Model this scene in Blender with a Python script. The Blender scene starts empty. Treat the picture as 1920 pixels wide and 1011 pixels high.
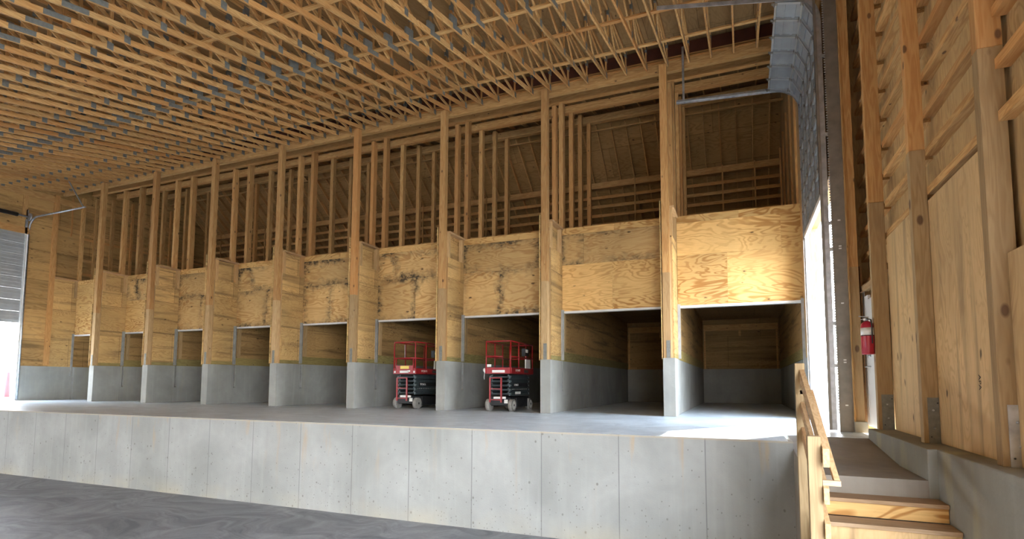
import bpy, bmesh, math, random
from mathutils import Vector, Matrix
random.seed(7)
C = bpy.context.scene.collection
B = 3.1093            # bay width
HC = 1.385            # concrete height of the bay dividers
DZ = -1.636           # lower floor
DY = -5.17            # dock face
XL = -24.874          # wall beyond the first bay
XR = 3.13             # wall of the last bay
SL = 0.2              # ceiling slope
def chz(y): return 8.707 + SL*y
def roofz(y): return 9.36 + (SL if y > 0 else .07)*y
RIDGE = 5.27
def downz(y): return 8.76 - 0.8*(y-7.18)

# ------------------------------------------------------------------ materials
def newmat(name):
    m = bpy.data.materials.new(name); m.use_nodes = True
    nt = m.node_tree; nt.nodes.clear()
    out = nt.nodes.new('ShaderNodeOutputMaterial'); bs = nt.nodes.new('ShaderNodeBsdfPrincipled')
    nt.links.new(bs.outputs[0], out.inputs[0])
    return m, nt, bs
class G:
    def __init__(s, nt): s.nt = nt
    def n(s, t, **k):
        nd = s.nt.nodes.new(t)
        for a, v in k.items():
            if a.startswith('i_'):
                nd.inputs[int(a[2:]) if a[2:].isdigit() else a[2:]].default_value = v
            else: setattr(nd, a, v)
        return nd
    def l(s, a, b): s.nt.links.new(a, b)
    def inp(s, nd, i, v):
        if hasattr(v, 'is_linked') or hasattr(v, 'links'): s.l(v, nd.inputs[i])
        else: nd.inputs[i].default_value = v
    def math(s, op, a, b=0.0, c=0.0, clamp=False):
        nd = s.n('ShaderNodeMath', operation=op, use_clamp=clamp)
        s.inp(nd, 0, a); s.inp(nd, 1, b)
        if op in ('MULTIPLY_ADD', 'SMOOTH_MIN', 'COMPARE', 'WRAP'): s.inp(nd, 2, c)
        return nd.outputs[0]
    def mix(s, f, a, b, bt='MIX'):
        nd = s.n('ShaderNodeMix', data_type='RGBA', blend_type=bt)
        s.inp(nd, 0, f)
        for i, v in ((6, a), (7, b)):
            if isinstance(v, tuple): nd.inputs[i].default_value = (*v, 1)
            else: s.l(v, nd.inputs[i])
        return nd.outputs[2]
    def mr(s, v, a, b, c=0.0, d=1.0):
        nd = s.n('ShaderNodeMapRange'); s.inp(nd, 0, v)
        for i, q in zip((1, 2, 3, 4), (a, b, c, d)): nd.inputs[i].default_value = q
        return nd.outputs[0]
    def mapv(s, v, sc=(1, 1, 1), loc=(0, 0, 0)):
        nd = s.n('ShaderNodeMapping'); s.l(v, nd.inputs[0])
        nd.inputs[1].default_value = loc; nd.inputs[3].default_value = sc
        return nd.outputs[0]
    def noise(s, v, sc, det=3, dist=0.0, rough=.5):
        nd = s.n('ShaderNodeTexNoise'); s.l(v, nd.inputs['Vector'])
        nd.inputs['Scale'].default_value = sc; nd.inputs['Detail'].default_value = det
        nd.inputs['Distortion'].default_value = dist; nd.inputs['Roughness'].default_value = rough
        return nd.outputs[0]
    def vor(s, v, sc):
        nd = s.n('ShaderNodeTexVoronoi'); s.l(v, nd.inputs['Vector']); nd.inputs['Scale'].default_value = sc
        return nd
    def coord(s, rnd=True):
        tc = s.n('ShaderNodeTexCoord'); v = tc.outputs['Object']
        oi = s.n('ShaderNodeObjectInfo')
        s.rand = oi.outputs['Random']
        if rnd:
            cb = s.n('ShaderNodeCombineXYZ')
            for i, k in enumerate((37.0, 53.0, 71.0)): s.l(s.math('MULTIPLY', oi.outputs['Random'], k), cb.inputs[i])
            va = s.n('ShaderNodeVectorMath', operation='ADD'); s.l(v, va.inputs[0]); s.l(cb.outputs[0], va.inputs[1]); v = va.outputs[0]
        s.raw = tc.outputs['Object']
        return v

def lumber(name, axis, light, dark, rough=.75, knots=.075, tint=None, grain=9):
    m, nt, bs = newmat(name); g = G(nt); v = g.coord()
    sc = [1.0, 1.0, 1.0]; sc['XYZ'.index(axis)] = .09
    gv = g.mapv(v, tuple(sc))
    n = g.noise(gv, 14, 2, .3)
    s1 = g.math('SINE', g.math('MULTIPLY', n, grain*4.0))
    f = g.mr(s1, -1, 1, 0, 1)
    fine = g.noise(gv, 90, 2)
    f = g.math('ADD', g.math('MULTIPLY', f, .6), g.math('MULTIPLY', fine, .4))
    col = g.mix(f, dark, light)
    # piece to piece tone
    tone = g.mr(g.math('FRACT', g.math('MULTIPLY', g.rand, 17.3)), 0, 1, .72, 1.12)
    col = g.mix(1.0, col, g.n('ShaderNodeCombineColor').outputs[0], 'MULTIPLY') if False else col
    cc = g.n('ShaderNodeCombineXYZ')
    for i, e in enumerate((1.0, 1.0, 1.0)): g.l(tone, cc.inputs[i])
    col = g.mix(1.0, col, cc.outputs[0], 'MULTIPLY')
    red = g.mr(g.math('FRACT', g.math('MULTIPLY', g.rand, 5.7)), .45, 1, 0, .55)
    col = g.mix(red, col, (dark[0]*1.05, dark[1]*.88, dark[2]*.75))
    sk = [4.2, 4.2, 4.2]; sk['XYZ'.index(axis)] = 2.2
    vo = g.vor(g.mapv(v, tuple(sk)), 1.0)
    kn = g.mr(vo.outputs[0], knots*.75, knots*1.15, 1, 0)
    col = g.mix(g.math('MULTIPLY', kn, .8), col, (.07, .03, .015))
    g.l(col, bs.inputs['Base Color']); bs.inputs['Roughness'].default_value = rough
    return m

def plywood(name, grain, across, light, dark, stain=0.0, scale=1.0, joints=None, contrast=1.0, knot=1.0, treated=None, rnd=True, bands=0.0):
    """grain: axis of the long cathedral grain"""
    m, nt, bs = newmat(name); g = G(nt); v = g.coord(rnd)
    sc = [1.0, 1.0, 1.0]; sc['XYZ'.index(grain)] = .28
    gv = g.mapv(v, tuple(x*scale for x in sc))
    n = g.noise(gv, 2.1, 3, .55)
    s1 = g.math('SINE', g.math('MULTIPLY', n, 85.0))
    ln = g.mr(s1, -.15, .9, 0, 1)
    big = g.noise(gv, 1.3, 2)
    ln = g.math('MULTIPLY', ln, g.mr(big, .35, .65, .25, 1.0))
    fine = g.noise(g.mapv(v, tuple((.06 if a == grain else 1) for a in 'XYZ')), 60, 2)
    col = g.mix(g.math('MULTIPLY', ln, .75*contrast), light, dark)
    col = g.mix(g.mr(fine, .3, .75, 0, .28), col, dark)
    tone = g.mr(g.noise(v, .55, 2), .3, .7, .82, 1.1)
    t2 = g.mr(g.math('FRACT', g.math('MULTIPLY', g.rand, 9.1)), 0, 1, .86, 1.1)
    tone = g.math('MULTIPLY', tone, t2)
    cc = g.n('ShaderNodeCombineXYZ')
    for i in range(3): g.l(tone, cc.inputs[i])
    col = g.mix(1.0, col, cc.outputs[0], 'MULTIPLY')
    sk = [3.6, 3.6, 3.6]; sk['XYZ'.index(grain)] = 1.7
    nv = g.n('ShaderNodeTexNoise'); g.l(v, nv.inputs['Vector']); nv.inputs['Scale'].default_value = 7
    va = g.n('ShaderNodeVectorMath', operation='MULTIPLY_ADD'); g.l(nv.outputs['Color'], va.inputs[0])
    va.inputs[1].default_value = (.07, .07, .07); g.l(v, va.inputs[2])
    vo = g.vor(g.mapv(va.outputs[0], tuple(sk)), 1.0)
    kn = g.mr(vo.outputs[0], .045*knot, .10*knot, 1, 0)
    col = g.mix(g.math('MULTIPLY', kn, .85), col, (.055, .028, .012))
    if bands:
        sb = [2.2, 2.2, 2.2]; sb['XYZ'.index(grain)] = .14
        bn = g.noise(g.mapv(v, tuple(sb)), 2.6, 4, .35)
        col = g.mix(g.mr(bn, .52, .68, 0, bands), col, (dark[0]*.35, dark[1]*.4, dark[2]*.5))
        bn2 = g.noise(g.mapv(v, tuple(sb), (3, 7, 1)), 2.1, 3, .3)
        col = g.mix(g.mr(bn2, .5, .62, 0, bands*.5), col, light)
    if stain > 0:
        uv = g.n('ShaderNodeUVMap'); sp = g.n('ShaderNodeSeparateXYZ'); g.l(uv.outputs[0], sp.inputs[0])
        sz = g.n('ShaderNodeAttribute'); sz.attribute_name = 'sheet'; ss = g.n('ShaderNodeSeparateXYZ'); g.l(sz.outputs['Vector'], ss.inputs[0])
        def edge(u, L):
            e = g.math('MINIMUM', u, g.math('SUBTRACT', 1.0, u)); return g.math('MULTIPLY', e, L)
        e = g.math('MINIMUM', edge(sp.outputs[0], ss.outputs[0]), edge(sp.outputs[1], ss.outputs[1]))
        wob = g.noise(v, 3.5, 4, .8)
        e2 = g.math('ADD', e, g.math('MULTIPLY', g.math('SUBTRACT', wob, .5), .5))
        st = g.mr(e2, .0, .22, 1, 0)
        big = g.mr(g.noise(g.mapv(v, (1, 1, 1), (9, 3, 5)), .9, 2), .38, .62, .15, 1)
        blot = g.mr(g.noise(g.mapv(v, (1, 1, 1.6), (4, 8, 1)), 6, 5, 1.0), .42, .6, .35, 1)
        st = g.math('MULTIPLY', g.math('MULTIPLY', st, big), g.math('MULTIPLY', blot, stain))
        col = g.mix(st, col, (.075, .055, .03))
    if joints:
        # sheet joints: (axis_u, axis_v, width, height, offset_u, offset_v)
        au, av, w, h, ou, ov = joints
        sp = g.n('ShaderNodeSeparateXYZ'); g.l(g.raw, sp.inputs[0])
        cb = g.n('ShaderNodeCombineXYZ')
        g.l(g.math('ADD', sp.outputs['XYZ'.index(au)], ou), cb.inputs[0]); g.l(g.math('ADD', sp.outputs['XYZ'.index(av)], ov), cb.inputs[1])
        bk = g.n('ShaderNodeTexBrick'); g.l(cb.outputs[0], bk.inputs['Vector'])
        bk.inputs['Color1'].default_value = (.84, .84, .84, 1); bk.inputs['Color2'].default_value = (1.1, 1.1, 1.1, 1); bk.inputs['Mortar'].default_value = (.3, .27, .22, 1)
        bk.inputs['Scale'].default_value = 1; bk.inputs['Mortar Size'].default_value = .006; bk.inputs['Mortar Smooth'].default_value = .3
        bk.inputs['Brick Width'].default_value = w; bk.inputs['Row Height'].default_value = h
        col = g.mix(1.0, col, bk.outputs[0], 'MULTIPLY')
    g.l(col, bs.inputs['Base Color']); bs.inputs['Roughness'].default_value = .68
    bs.inputs['Specular IOR Level'].default_value = .3
    return m

def plain(name, col, rough=.5, metal=0.0, noise=.0, nsc=6, spec=.5):
    m, nt, bs = newmat(name); g = G(nt); v = g.coord()
    if noise:
        n = g.noise(v, nsc, 4)
        c = g.mix(g.mr(n, .3, .7), tuple(x*(1-noise) for x in col), tuple(min(1, x*(1+noise)) for x in col))
        g.l(c, bs.inputs['Base Color'])
        g.l(g.mr(n, .3, .7, max(.05, rough-.08), min(1, rough+.1)), bs.inputs['Roughness'])
    else:
        bs.inputs['Base Color'].default_value = (*col, 1); bs.inputs['Roughness'].default_value = rough
    bs.inputs['Metallic'].default_value = metal; bs.inputs['Specular IOR Level'].default_value = spec
    return m

def concrete(name, base=(.42, .42, .40), dockface=False, stain=.5):
    m, nt, bs = newmat(name); g = G(nt); v = g.coord(not dockface)
    sp = g.n('ShaderNodeSeparateXYZ'); g.l(g.raw, sp.inputs[0])
    n = g.noise(v, .9, 5, .4); n2 = g.noise(v, 7, 4)
    col = g.mix(g.mr(n, .3, .7), tuple(x*.76 for x in base), tuple(x*1.16 for x in base))
    col = g.mix(g.mr(n2, .3, .7, 0, .22), col, tuple(x*.72 for x in base))
    # vertical run marks
    rn = g.noise(g.mapv(v, (5, 5, .35)), 1.6, 3)
    col = g.mix(g.mr(rn, .52, .72, 0, .22), col, tuple(x*1.3 for x in base))
    if dockface:
        x = sp.outputs[0]; z = sp.outputs[2]
        # form joints every 4 feet
        fx = g.math('FRACT', g.math('DIVIDE', g.math('ADD', x, 100*1.2339 - .0), 1.2339))
        d = g.math('MULTIPLY', g.math('MINIMUM', fx, g.math('SUBTRACT', 1.0, fx)), 1.2339)
        ln = g.mr(g.math('ADD', d, g.math('MULTIPLY', g.math('SUBTRACT', n2, .5), .006)), .004, .011, 1, 0)
        col = g.mix(g.math('MULTIPLY', ln, .72), col, (.12, .12, .12))
        # panel tone
        pid = g.math('FLOOR', g.math('DIVIDE', g.math('ADD', x, 100*1.2339), 1.2339))
        wn = g.n('ShaderNodeTexWhiteNoise', noise_dimensions='1D'); g.l(pid, wn.inputs['W'])
        col = g.mix(g.mr(wn.outputs[0], 0, 1, 0, .10), col, (.55, .56, .56))
        # bug holes, many at the foot
        hz = g.mr(z, DZ, DZ+1.2, 1.0, .15)
        mask = g.mr(g.noise(v, 1.3, 3), .35, .65, .25, 1)
        for sc_, r_ in ((9, .20), (21, .24)):
            vv = g.mapv(v, (1, 1, .8)); vo = g.vor(vv, sc_)
            wn2 = g.math('MULTIPLY', g.n('ShaderNodeSeparateColor').outputs[0], 1.0) if False else None
            sc2 = g.n('ShaderNodeSeparateColor'); g.l(vo.outputs['Color'], sc2.inputs[0])
            pick = g.math('LESS_THAN', sc2.outputs[0], g.math('MULTIPLY', g.math('MULTIPLY', hz, mask), .55))
            hole = g.math('MULTIPLY', g.mr(vo.outputs[0], r_*.5, r_, 1, 0), pick)
            col = g.mix(g.math('MULTIPLY', hole, .75), col, (.13, .125, .11))
        # rust and lime runs
        rs = g.noise(g.mapv(v, (1.9, 1.9, .28), (5.3, 0, 2)), 2.2, 4, .4)
        top = g.mr(z, -1.0, .0, .1, 1)
        rust = g.math('MULTIPLY', g.mr(rs, .62, .74, 0, .55), top)
        col = g.mix(rust, col, (.45, .27, .09))
        ft = g.math('MULTIPLY', g.mr(z, DZ, DZ+.34, 1, 0), g.mr(g.noise(v, 1.1, 3), .45, .6, .05, .5))
        col = g.mix(ft, col, (.40, .355, .25))
        ed = g.mr(z, -.035, -.02, 0, .6)
        col = g.mix(ed, col, (.40, .33, .24))
    else:
        fl = g.math('MULTIPLY', g.mr(g.noise(g.mapv(v, (2, 2, .4)), 1.2, 3), .55, .7, 0, .4), stain)
        col = g.mix(fl, col, (.40, .36, .22))
    g.l(col, bs.inputs['Base Color']); bs.inputs['Roughness'].default_value = .82
    bp = g.n('ShaderNodeBump'); bp.inputs['Strength'].default_value = .25; bp.inputs['Distance'].default_value = .01
    g.l(g.noise(v, 35, 4), bp.inputs['Height']); g.l(bp.outputs[0], bs.inputs['Normal'])
    return m

def floormat(name, c1, c2, r0, r1, streak=1.0):
    m, nt, bs = newmat(name); g = G(nt); v = g.coord(False)
    w = g.noise(g.mapv(v, (1, 1, 1)), .35, 3, 0)
    nv = g.n('ShaderNodeTexNoise'); g.l(v, nv.inputs['Vector']); nv.inputs['Scale'].default_value = .5; nv.inputs['Detail'].default_value = 2
    va = g.n('ShaderNodeVectorMath', operation='MULTIPLY_ADD'); g.l(nv.outputs['Color'], va.inputs[0]); va.inputs[1].default_value = (3, 3, 0); g.l(v, va.inputs[2])
    s1 = g.noise(g.mapv(va.outputs[0], (.55, 2.6, 1)), 1.4, 6, .7, .62)
    s2 = g.noise(g.mapv(va.outputs[0], (3.2, .8, 1), (7, 2, 0)), 1.0, 5, .5, .6)
    a = g.mr(s1, .36, .64); b = g.mr(s2, .4, .66)
    f = g.math('ADD', g.math('MULTIPLY', a, .65*streak), g.math('MULTIPLY', b, .35*streak), clamp=True)
    col = g.mix(f, c1, c2)
    fine = g.noise(v, 22, 3)
    col = g.mix(g.mr(fine, .35, .7, 0, .15), col, tuple(x*.6 for x in c1))
    g.l(col, bs.inputs['Base Color'])
    g.l(g.mr(g.math('ADD', g.math('MULTIPLY', f, .6), g.math('MULTIPLY', w, .4)), .2, .8, r0, r1), bs.inputs['Roughness'])
    bs.inputs['Specular IOR Level'].default_value = .5
    return m

WL, WD = (.72, .44, .17), (.46, .225, .065)
M = {}
for ax in 'XYZ': M['lum'+ax] = lumber('lumber_'+ax, ax, WL, WD)
M['treatZ'] = lumber('treated_lumber_Z', 'Z', (.54, .37, .18), (.38, .235, .10), knots=.07)
M['postZ'] = lumber('post_lumber_Z', 'Z', (.62, .37, .14), (.44, .205, .06), knots=.11, grain=7)
M['freshY'] = lumber('rail_lumber_Y', 'Y', (.60, .40, .21), (.44, .26, .11), knots=.03)
M['freshZ'] = lumber('stud_lumber_Z', 'Z', (.68, .46, .22), (.52, .32, .13), knots=.05)
M['freshX'] = lumber('tread_lumber_X', 'X', (.46, .32, .19), (.33, .21, .11), knots=.03)
M['greenY'] = lumber('green_treated_Y', 'Y', (.40, .33, .12), (.24, .19, .06))
M['greenZ'] = lumber('green_treated_post', 'Z', (.44, .315, .16), (.29, .19, .085), knots=.14, grain=8)
PL, PD = (.72, .46, .175), (.38, .165, .035)
M['plyH'] = plywood('plywood_header', 'X', 'Z', PL, PD, contrast=1.15)
M['plyHs'] = plywood('plywood_header_stained', 'X', 'Z', (.69, .455, .19), PD, stain=1.3, contrast=.85, knot=1.2)
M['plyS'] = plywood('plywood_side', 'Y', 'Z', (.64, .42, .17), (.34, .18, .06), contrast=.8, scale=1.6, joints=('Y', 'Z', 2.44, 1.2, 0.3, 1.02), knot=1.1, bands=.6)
M['plyShade'] = plywood('plywood_bay_shaded', 'Y', 'Z', (.46, .285, .11), (.24, .12, .04), contrast=.8, scale=1.6, joints=('Y', 'Z', 2.44, 1.2, 0.3, 1.02), knot=1.1, bands=.7)  # side plywood darkened: bay shade, plus mildew, put into the colour
M['plyB'] = plywood('plywood_back', 'X', 'Z', (.46, .285, .11), (.24, .12, .04), contrast=.7, scale=1.5, joints=('X', 'Z', 2.44, 1.2, 0, .9), rnd=False, bands=.6)  # shares the shade-darkened colour of the bay side sheets
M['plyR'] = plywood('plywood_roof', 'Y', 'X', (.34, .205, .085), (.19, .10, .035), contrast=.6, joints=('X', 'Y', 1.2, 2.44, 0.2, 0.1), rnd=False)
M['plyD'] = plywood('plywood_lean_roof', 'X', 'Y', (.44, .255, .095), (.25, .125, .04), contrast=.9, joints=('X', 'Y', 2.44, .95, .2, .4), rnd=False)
M['plyW'] = plywood('plywood_far_wall', 'Y', 'Z', (.58, .35, .13), (.36, .19, .06), contrast=.9, joints=('Y', 'Z', 2.44, 1.22, 0.92, -.05), rnd=False, knot=1.2, bands=.7)
M['plySh'] = plywood('plywood_sheathing', 'Z', 'Y', (.60, .40, .18), (.36, .205, .08), contrast=.9, scale=1.3, rnd=False, bands=.35)
M['plyLn'] = plywood('plywood_liner', 'Z', 'Y', (.66, .455, .225), (.43, .26, .11), contrast=.7, scale=1.6, rnd=True, knot=1.1, bands=.45)
M['red'] = plain('red_blocking', (.10, .03, .015), .9, 0, .3, 3)
M['dock'] = concrete('dock_concrete', (.305, .31, .29), True)
M['conc'] = concrete('wall_concrete', (.32, .325, .30))
M['curb'] = concrete('curb_concrete', (.25, .25, .22), False, 1.4)
M['floorU'] = floormat('dock_floor_concrete', (.48, .55, .59), (.80, .89, .94), .32, .42)
M['floorL'] = floormat('lower_floor_concrete', (.12, .127, .14), (.35, .36, .375), .5, .62)
M['ramp'] = concrete('ramp_concrete', (.27, .235, .19), False, .6)
M['galv'] = plain('galvanised_steel', (.42, .43, .44), .42, .75, .25, 9)
M['plate'] = plain('connector_plate', (.19, .19, .165), .6, .25, .2, 20)
M['white'] = plain('white_trim', (.66, .65, .61), .5, 0, .08, 5)
M['chan'] = plain('dull_steel_channel', (.36, .36, .34), .5, .4, .2, 5)
M['doorsteel'] = plain('overhead_door_steel', (.27, .29, .30), .45, .35, .15, 4)
M['doorrib'] = plain('overhead_door_rib', (.38, .39, .39), .4, .5, .15, 4)
M['doorwhite'] = plain('far_door_steel', (.36, .37, .36), .5, .1, .12, 3)
M['jamb'] = plain('jamb_steel', (.22, .20, .17), .5, .6, .2, 6)
M['pdoor'] = plain('painted_white_door', (.72, .72, .70), .5)
M['wrap'] = plain('white_house_wrap', (.70, .70, .69), .7, 0, .1, 12)
M['black'] = plain('black_steel', (.018, .02, .022), .45, .2, .2, 10)
M['dark'] = plain('dark_gap', (.02, .015, .01), .9)
M['redpaint'] = plain('lift_red_paint', (.30, .012, .016), .35, .0, .15, 8)
M['extred'] = plain('extinguisher_red', (.40, .012, .035), .3)
M['rubber'] = plain('grey_rubber_tyre', (.30, .29, .27), .8, 0, .15, 20)
M['hub'] = plain('pale_wheel_hub', (.62, .62, .58), .5)
M['label'] = plain('white_label', (.75, .75, .72), .5)
M['yellow'] = plain('yellow_label', (.72, .55, .12), .5)
M['scissor'] = plain('scissor_arm_paint', (.055, .075, .08), .4, .3, .3, 12)
M['tan'] = plain('tan_metal_siding', (.72, .52, .22), .5, 0, .05, 2)
M['bollard'] = plain('red_bollard_paint', (.55, .05, .06), .5)
M['apron'] = plain('outdoor_concrete', (.52, .51, .48), .8, 0, .08, .6)
M['yard'] = plain('yard_concrete', (.36, .355, .34), .8, 0, .08, .6)
M['leaf'] = plain('shrub_leaf', (.18, .36, .05), .6, 0, .3, 8)
M['stem'] = plain('shrub_stem', (.12, .08, .05), .8)

# ------------------------------------------------------------------ mesh helpers
class MB:
    def __init__(s): s.bm = bmesh.new()
    def box(s, x0, x1, y0, y1, z0, z1):
        vs = [s.bm.verts.new(p) for p in ((x0,y0,z0),(x1,y0,z0),(x1,y1,z0),(x0,y1,z0),(x0,y0,z1),(x1,y0,z1),(x1,y1,z1),(x0,y1,z1))]
        for f in ((0,3,2,1),(4,5,6,7),(0,1,5,4),(1,2,6,5),(2,3,7,6),(3,0,4,7)): s.bm.faces.new([vs[i] for i in f])
        return s
    def prism(s, pts, a0, a1, axis):
        """pts: polygon in the two other axes (in XYZ order)"""
        def P(p, a):
            q = list(p); q.insert('XYZ'.index(axis), a); return q
        v0 = [s.bm.verts.new(P(p, a0)) for p in pts]; v1 = [s.bm.verts.new(P(p, a1)) for p in pts]
        n = len(pts)
        s.bm.faces.new(v0[::-1]); s.bm.faces.new(v1)
        for i in range(n): s.bm.faces.new((v0[i], v0[(i+1)%n], v1[(i+1)%n], v1[i]))
        bmesh.ops.recalc_face_normals(s.bm, faces=s.bm.faces[:])
        return s
    def bar(s, p, q, w, h, up=(0, 0, 1)):
        p = Vector(p); q = Vector(q); d = (q-p).normalized(); u = Vector(up)
        r = d.cross(u)
        if r.length < 1e-4: r = d.cross(Vector((0, 1, 0)))
        r.normalize(); u = r.cross(d)
        vs = []
        for e in (p, q):
            for a, b in ((-1,-1),(1,-1),(1,1),(-1,1)): vs.append(s.bm.verts.new(e + r*(a*w/2) + u*(b*h/2)))
        for f in ((3,2,1,0),(4,5,6,7),(0,1,5,4),(1,2,6,5),(2,3,7,6),(3,0,4,7)): s.bm.faces.new([vs[i] for i in f])
        return s
    def cyl(s, p, q, r, n=16, r2=None):
        p = Vector(p); q = Vector(q); d = q-p
        m = Matrix.Translation((p+q)/2) @ d.to_track_quat('Z', 'Y').to_matrix().to_4x4()
        res = bmesh.ops.create_cone(s.bm, cap_ends=True, segments=n, radius1=r, radius2=r if r2 is None else r2, depth=d.length, matrix=m)
        for v in res['verts']:
            for f in v.link_faces: f.smooth = len(f.verts) == 4
        return s
    def tube(s, pts, r, n=8):
        pts = [Vector(p) for p in pts]; rings = []
        for i, p in enumerate(pts):
            d = (pts[min(i+1, len(pts)-1)] - pts[max(i-1, 0)]).normalized()
            a = d.orthogonal().normalized() if i == 0 else (a - d*a.dot(d)).normalized()
            b = d.cross(a)
            rings.append([s.bm.verts.new(p + (a*math.cos(t)+b*math.sin(t))*r) for t in [2*math.pi*k/n for k in range(n)]])
        for i in range(len(rings)-1):
            for k in range(n):
                f = s.bm.faces.new((rings[i][k], rings[i][(k+1)%n], rings[i+1][(k+1)%n], rings[i+1][k])); f.smooth = True
        s.bm.faces.new(rings[0][::-1]); s.bm.faces.new(rings[-1])
        return s
    def lathe(s, prof, c, n=24):
        rings = []
        for r, z in prof: rings.append([s.bm.verts.new((c[0]+r*math.cos(2*math.pi*k/n), c[1]+r*math.sin(2*math.pi*k/n), c[2]+z)) for k in range(n)])
        for i in range(len(rings)-1):
            for k in range(n):
                f = s.bm.faces.new((rings[i][k], rings[i][(k+1)%n], rings[i+1][(k+1)%n], rings[i+1][k])); f.smooth = True
        s.bm.faces.new(rings[0][::-1]); s.bm.faces.new(rings[-1])
        return s
    def sph(s, c, r, sub=2, sc=(1, 1, 1)):
        res = bmesh.ops.create_icosphere(s.bm, subdivisions=sub, radius=r, matrix=Matrix.Translation(c) @ Matrix.Diagonal((*sc, 1)))
        for v in res['verts']:
            for f in v.link_faces: f.smooth = True
        return s
    def mesh(s, name, mat):
        me = bpy.data.meshes.new(name); s.bm.normal_update(); s.bm.to_mesh(me); s.bm.free()
        for m in (mat if isinstance(mat, (list, tuple)) else [mat]): me.materials.append(M[m])
        return me
    def build(s, name, mat, parent=None, org=None, bev=0):
        """org: put the object's origin there (mesh keeps its place)"""
        if org is not None: bmesh.ops.translate(s.bm, vec=-Vector(org), verts=s.bm.verts[:])
        me = s.mesh(name, mat); o = bpy.data.objects.new(name, me); C.objects.link(o)
        if org is not None: o.location = org
        if parent is not None:
            if org is not None: o.location = Vector(org) - PW.get(parent.name, Vector((0, 0, 0)))
            else: o.location = -PW.get(parent.name, Vector((0, 0, 0)))
            o.parent = parent
            PW[o.name] = Vector(org) if org is not None else Vector((0, 0, 0))
        else:
            PW[o.name] = Vector(o.location)
        if bev:
            b = o.modifiers.new('edge', 'BEVEL'); b.width = bev; b.segments = 2; b.limit_method = 'ANGLE'
        return o
PW = {}      # world position of each object's origin (no thing is rotated before its parts are made)
def inst(name, me, parent=None, loc=(0, 0, 0), rot=None):
    o = bpy.data.objects.new(name, me); C.objects.link(o); o.location = loc
    if rot: o.rotation_euler = rot
    if parent is not None: o.parent = parent
    return o
def thing(name, label, cat, loc=(0, 0, 0), group=None):
    o = bpy.data.objects.new(name, None); C.objects.link(o); o.location = loc; o.empty_display_size = .1
    PW[o.name] = Vector(loc)
    return tag(o, label, cat, group)
def tag(o, label, cat, group=None):
    o['label'] = label; o['category'] = cat
    if group: o['group'] = group
    return o
def struct(o, label=None, cat=None):
    o['kind'] = 'structure'
    if label: o['label'] = label
    if cat: o['category'] = cat
    return o
def sheet(mb_name, mat, x0, x1, z0, z1, y0, th, parent):
    """a plywood sheet facing -Y with uv and size attribute for its edges"""
    b = MB().box(x0, x1, y0, y0+th, z0, z1)
    uvl = b.bm.loops.layers.uv.new('UVMap')
    for f in b.bm.faces:
        for l in f.loops: l[uvl].uv = ((l.vert.co.x-x0)/(x1-x0), (l.vert.co.z-z0)/(z1-z0))
    o = b.build(mb_name, mat, parent)
    at = o.data.attributes.new('sheet', 'FLOAT_VECTOR', 'POINT')
    for d in at.data: d.vector = (x1-x0, z1-z0, 0)
    return o
ORD = ['zeroth', 'first', 'second', 'third', 'fourth', 'fifth', 'sixth', 'seventh', 'eighth', 'ninth', 'tenth', 'eleventh', 'twelfth']

def DX(k): return -k*B            # left face of divider k, k = 0 next to the stair end, 7 farthest
DNAME = ['the post beside the open roller doorway bay'] 
def bayname(k):                    # bay k counted from the stair end (0..8)
    return ['the open bay next to the stair-side overhead door', 'the empty bay beside the scissor lifts', 'the bay of the nearer scissor lift',
            'the bay of the farther scissor lift', 'the fifth bay from the stair end', 'the sixth bay from the stair end',
            'the seventh bay from the stair end', 'the eighth bay from the stair end', 'the last bay by the far wall'][k]

# ------------------------------------------------------------------ floors, dock
struct(MB().box(XL-.16, 3.87, -22.1, -5.0, DZ-.2, DZ).build('floor', 'floorL'), 'grey trowelled concrete floor below the loading dock', 'floor')
dock = MB()
dock.prism([(XL-.1, DY), (2.3, DY), (2.3, -4.2), (3.5, -4.2), (3.5, -2.55), (3.86, -2.55), (3.86, 10.8), (XL-.1, 10.8)], -.14, 0.0, 'Z')
struct(dock.build('floor_dock', 'floorU'), 'pale trowelled concrete floor on top of the raised dock', 'floor')
face = MB().box(XL-.1, 2.36, DY-.003, DY+.3, DZ, -.0015)
struct(face.build('wall_dock', 'dock'), 'grey concrete retaining wall of the raised loading dock with vertical form joints', 'retaining wall')
lan = MB()
lan.prism([(-4.2, -.003), (-4.2, DZ), (-6.97, DZ), (-6.97, -.165), (-5.9, -.165)], 2.361, 3.4, 'X')
lan.build('ramp', 'ramp')
struct(bpy.data.objects['ramp'], 'brown dusty concrete landing sloping up from the wooden steps to the dock', 'landing')

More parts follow.
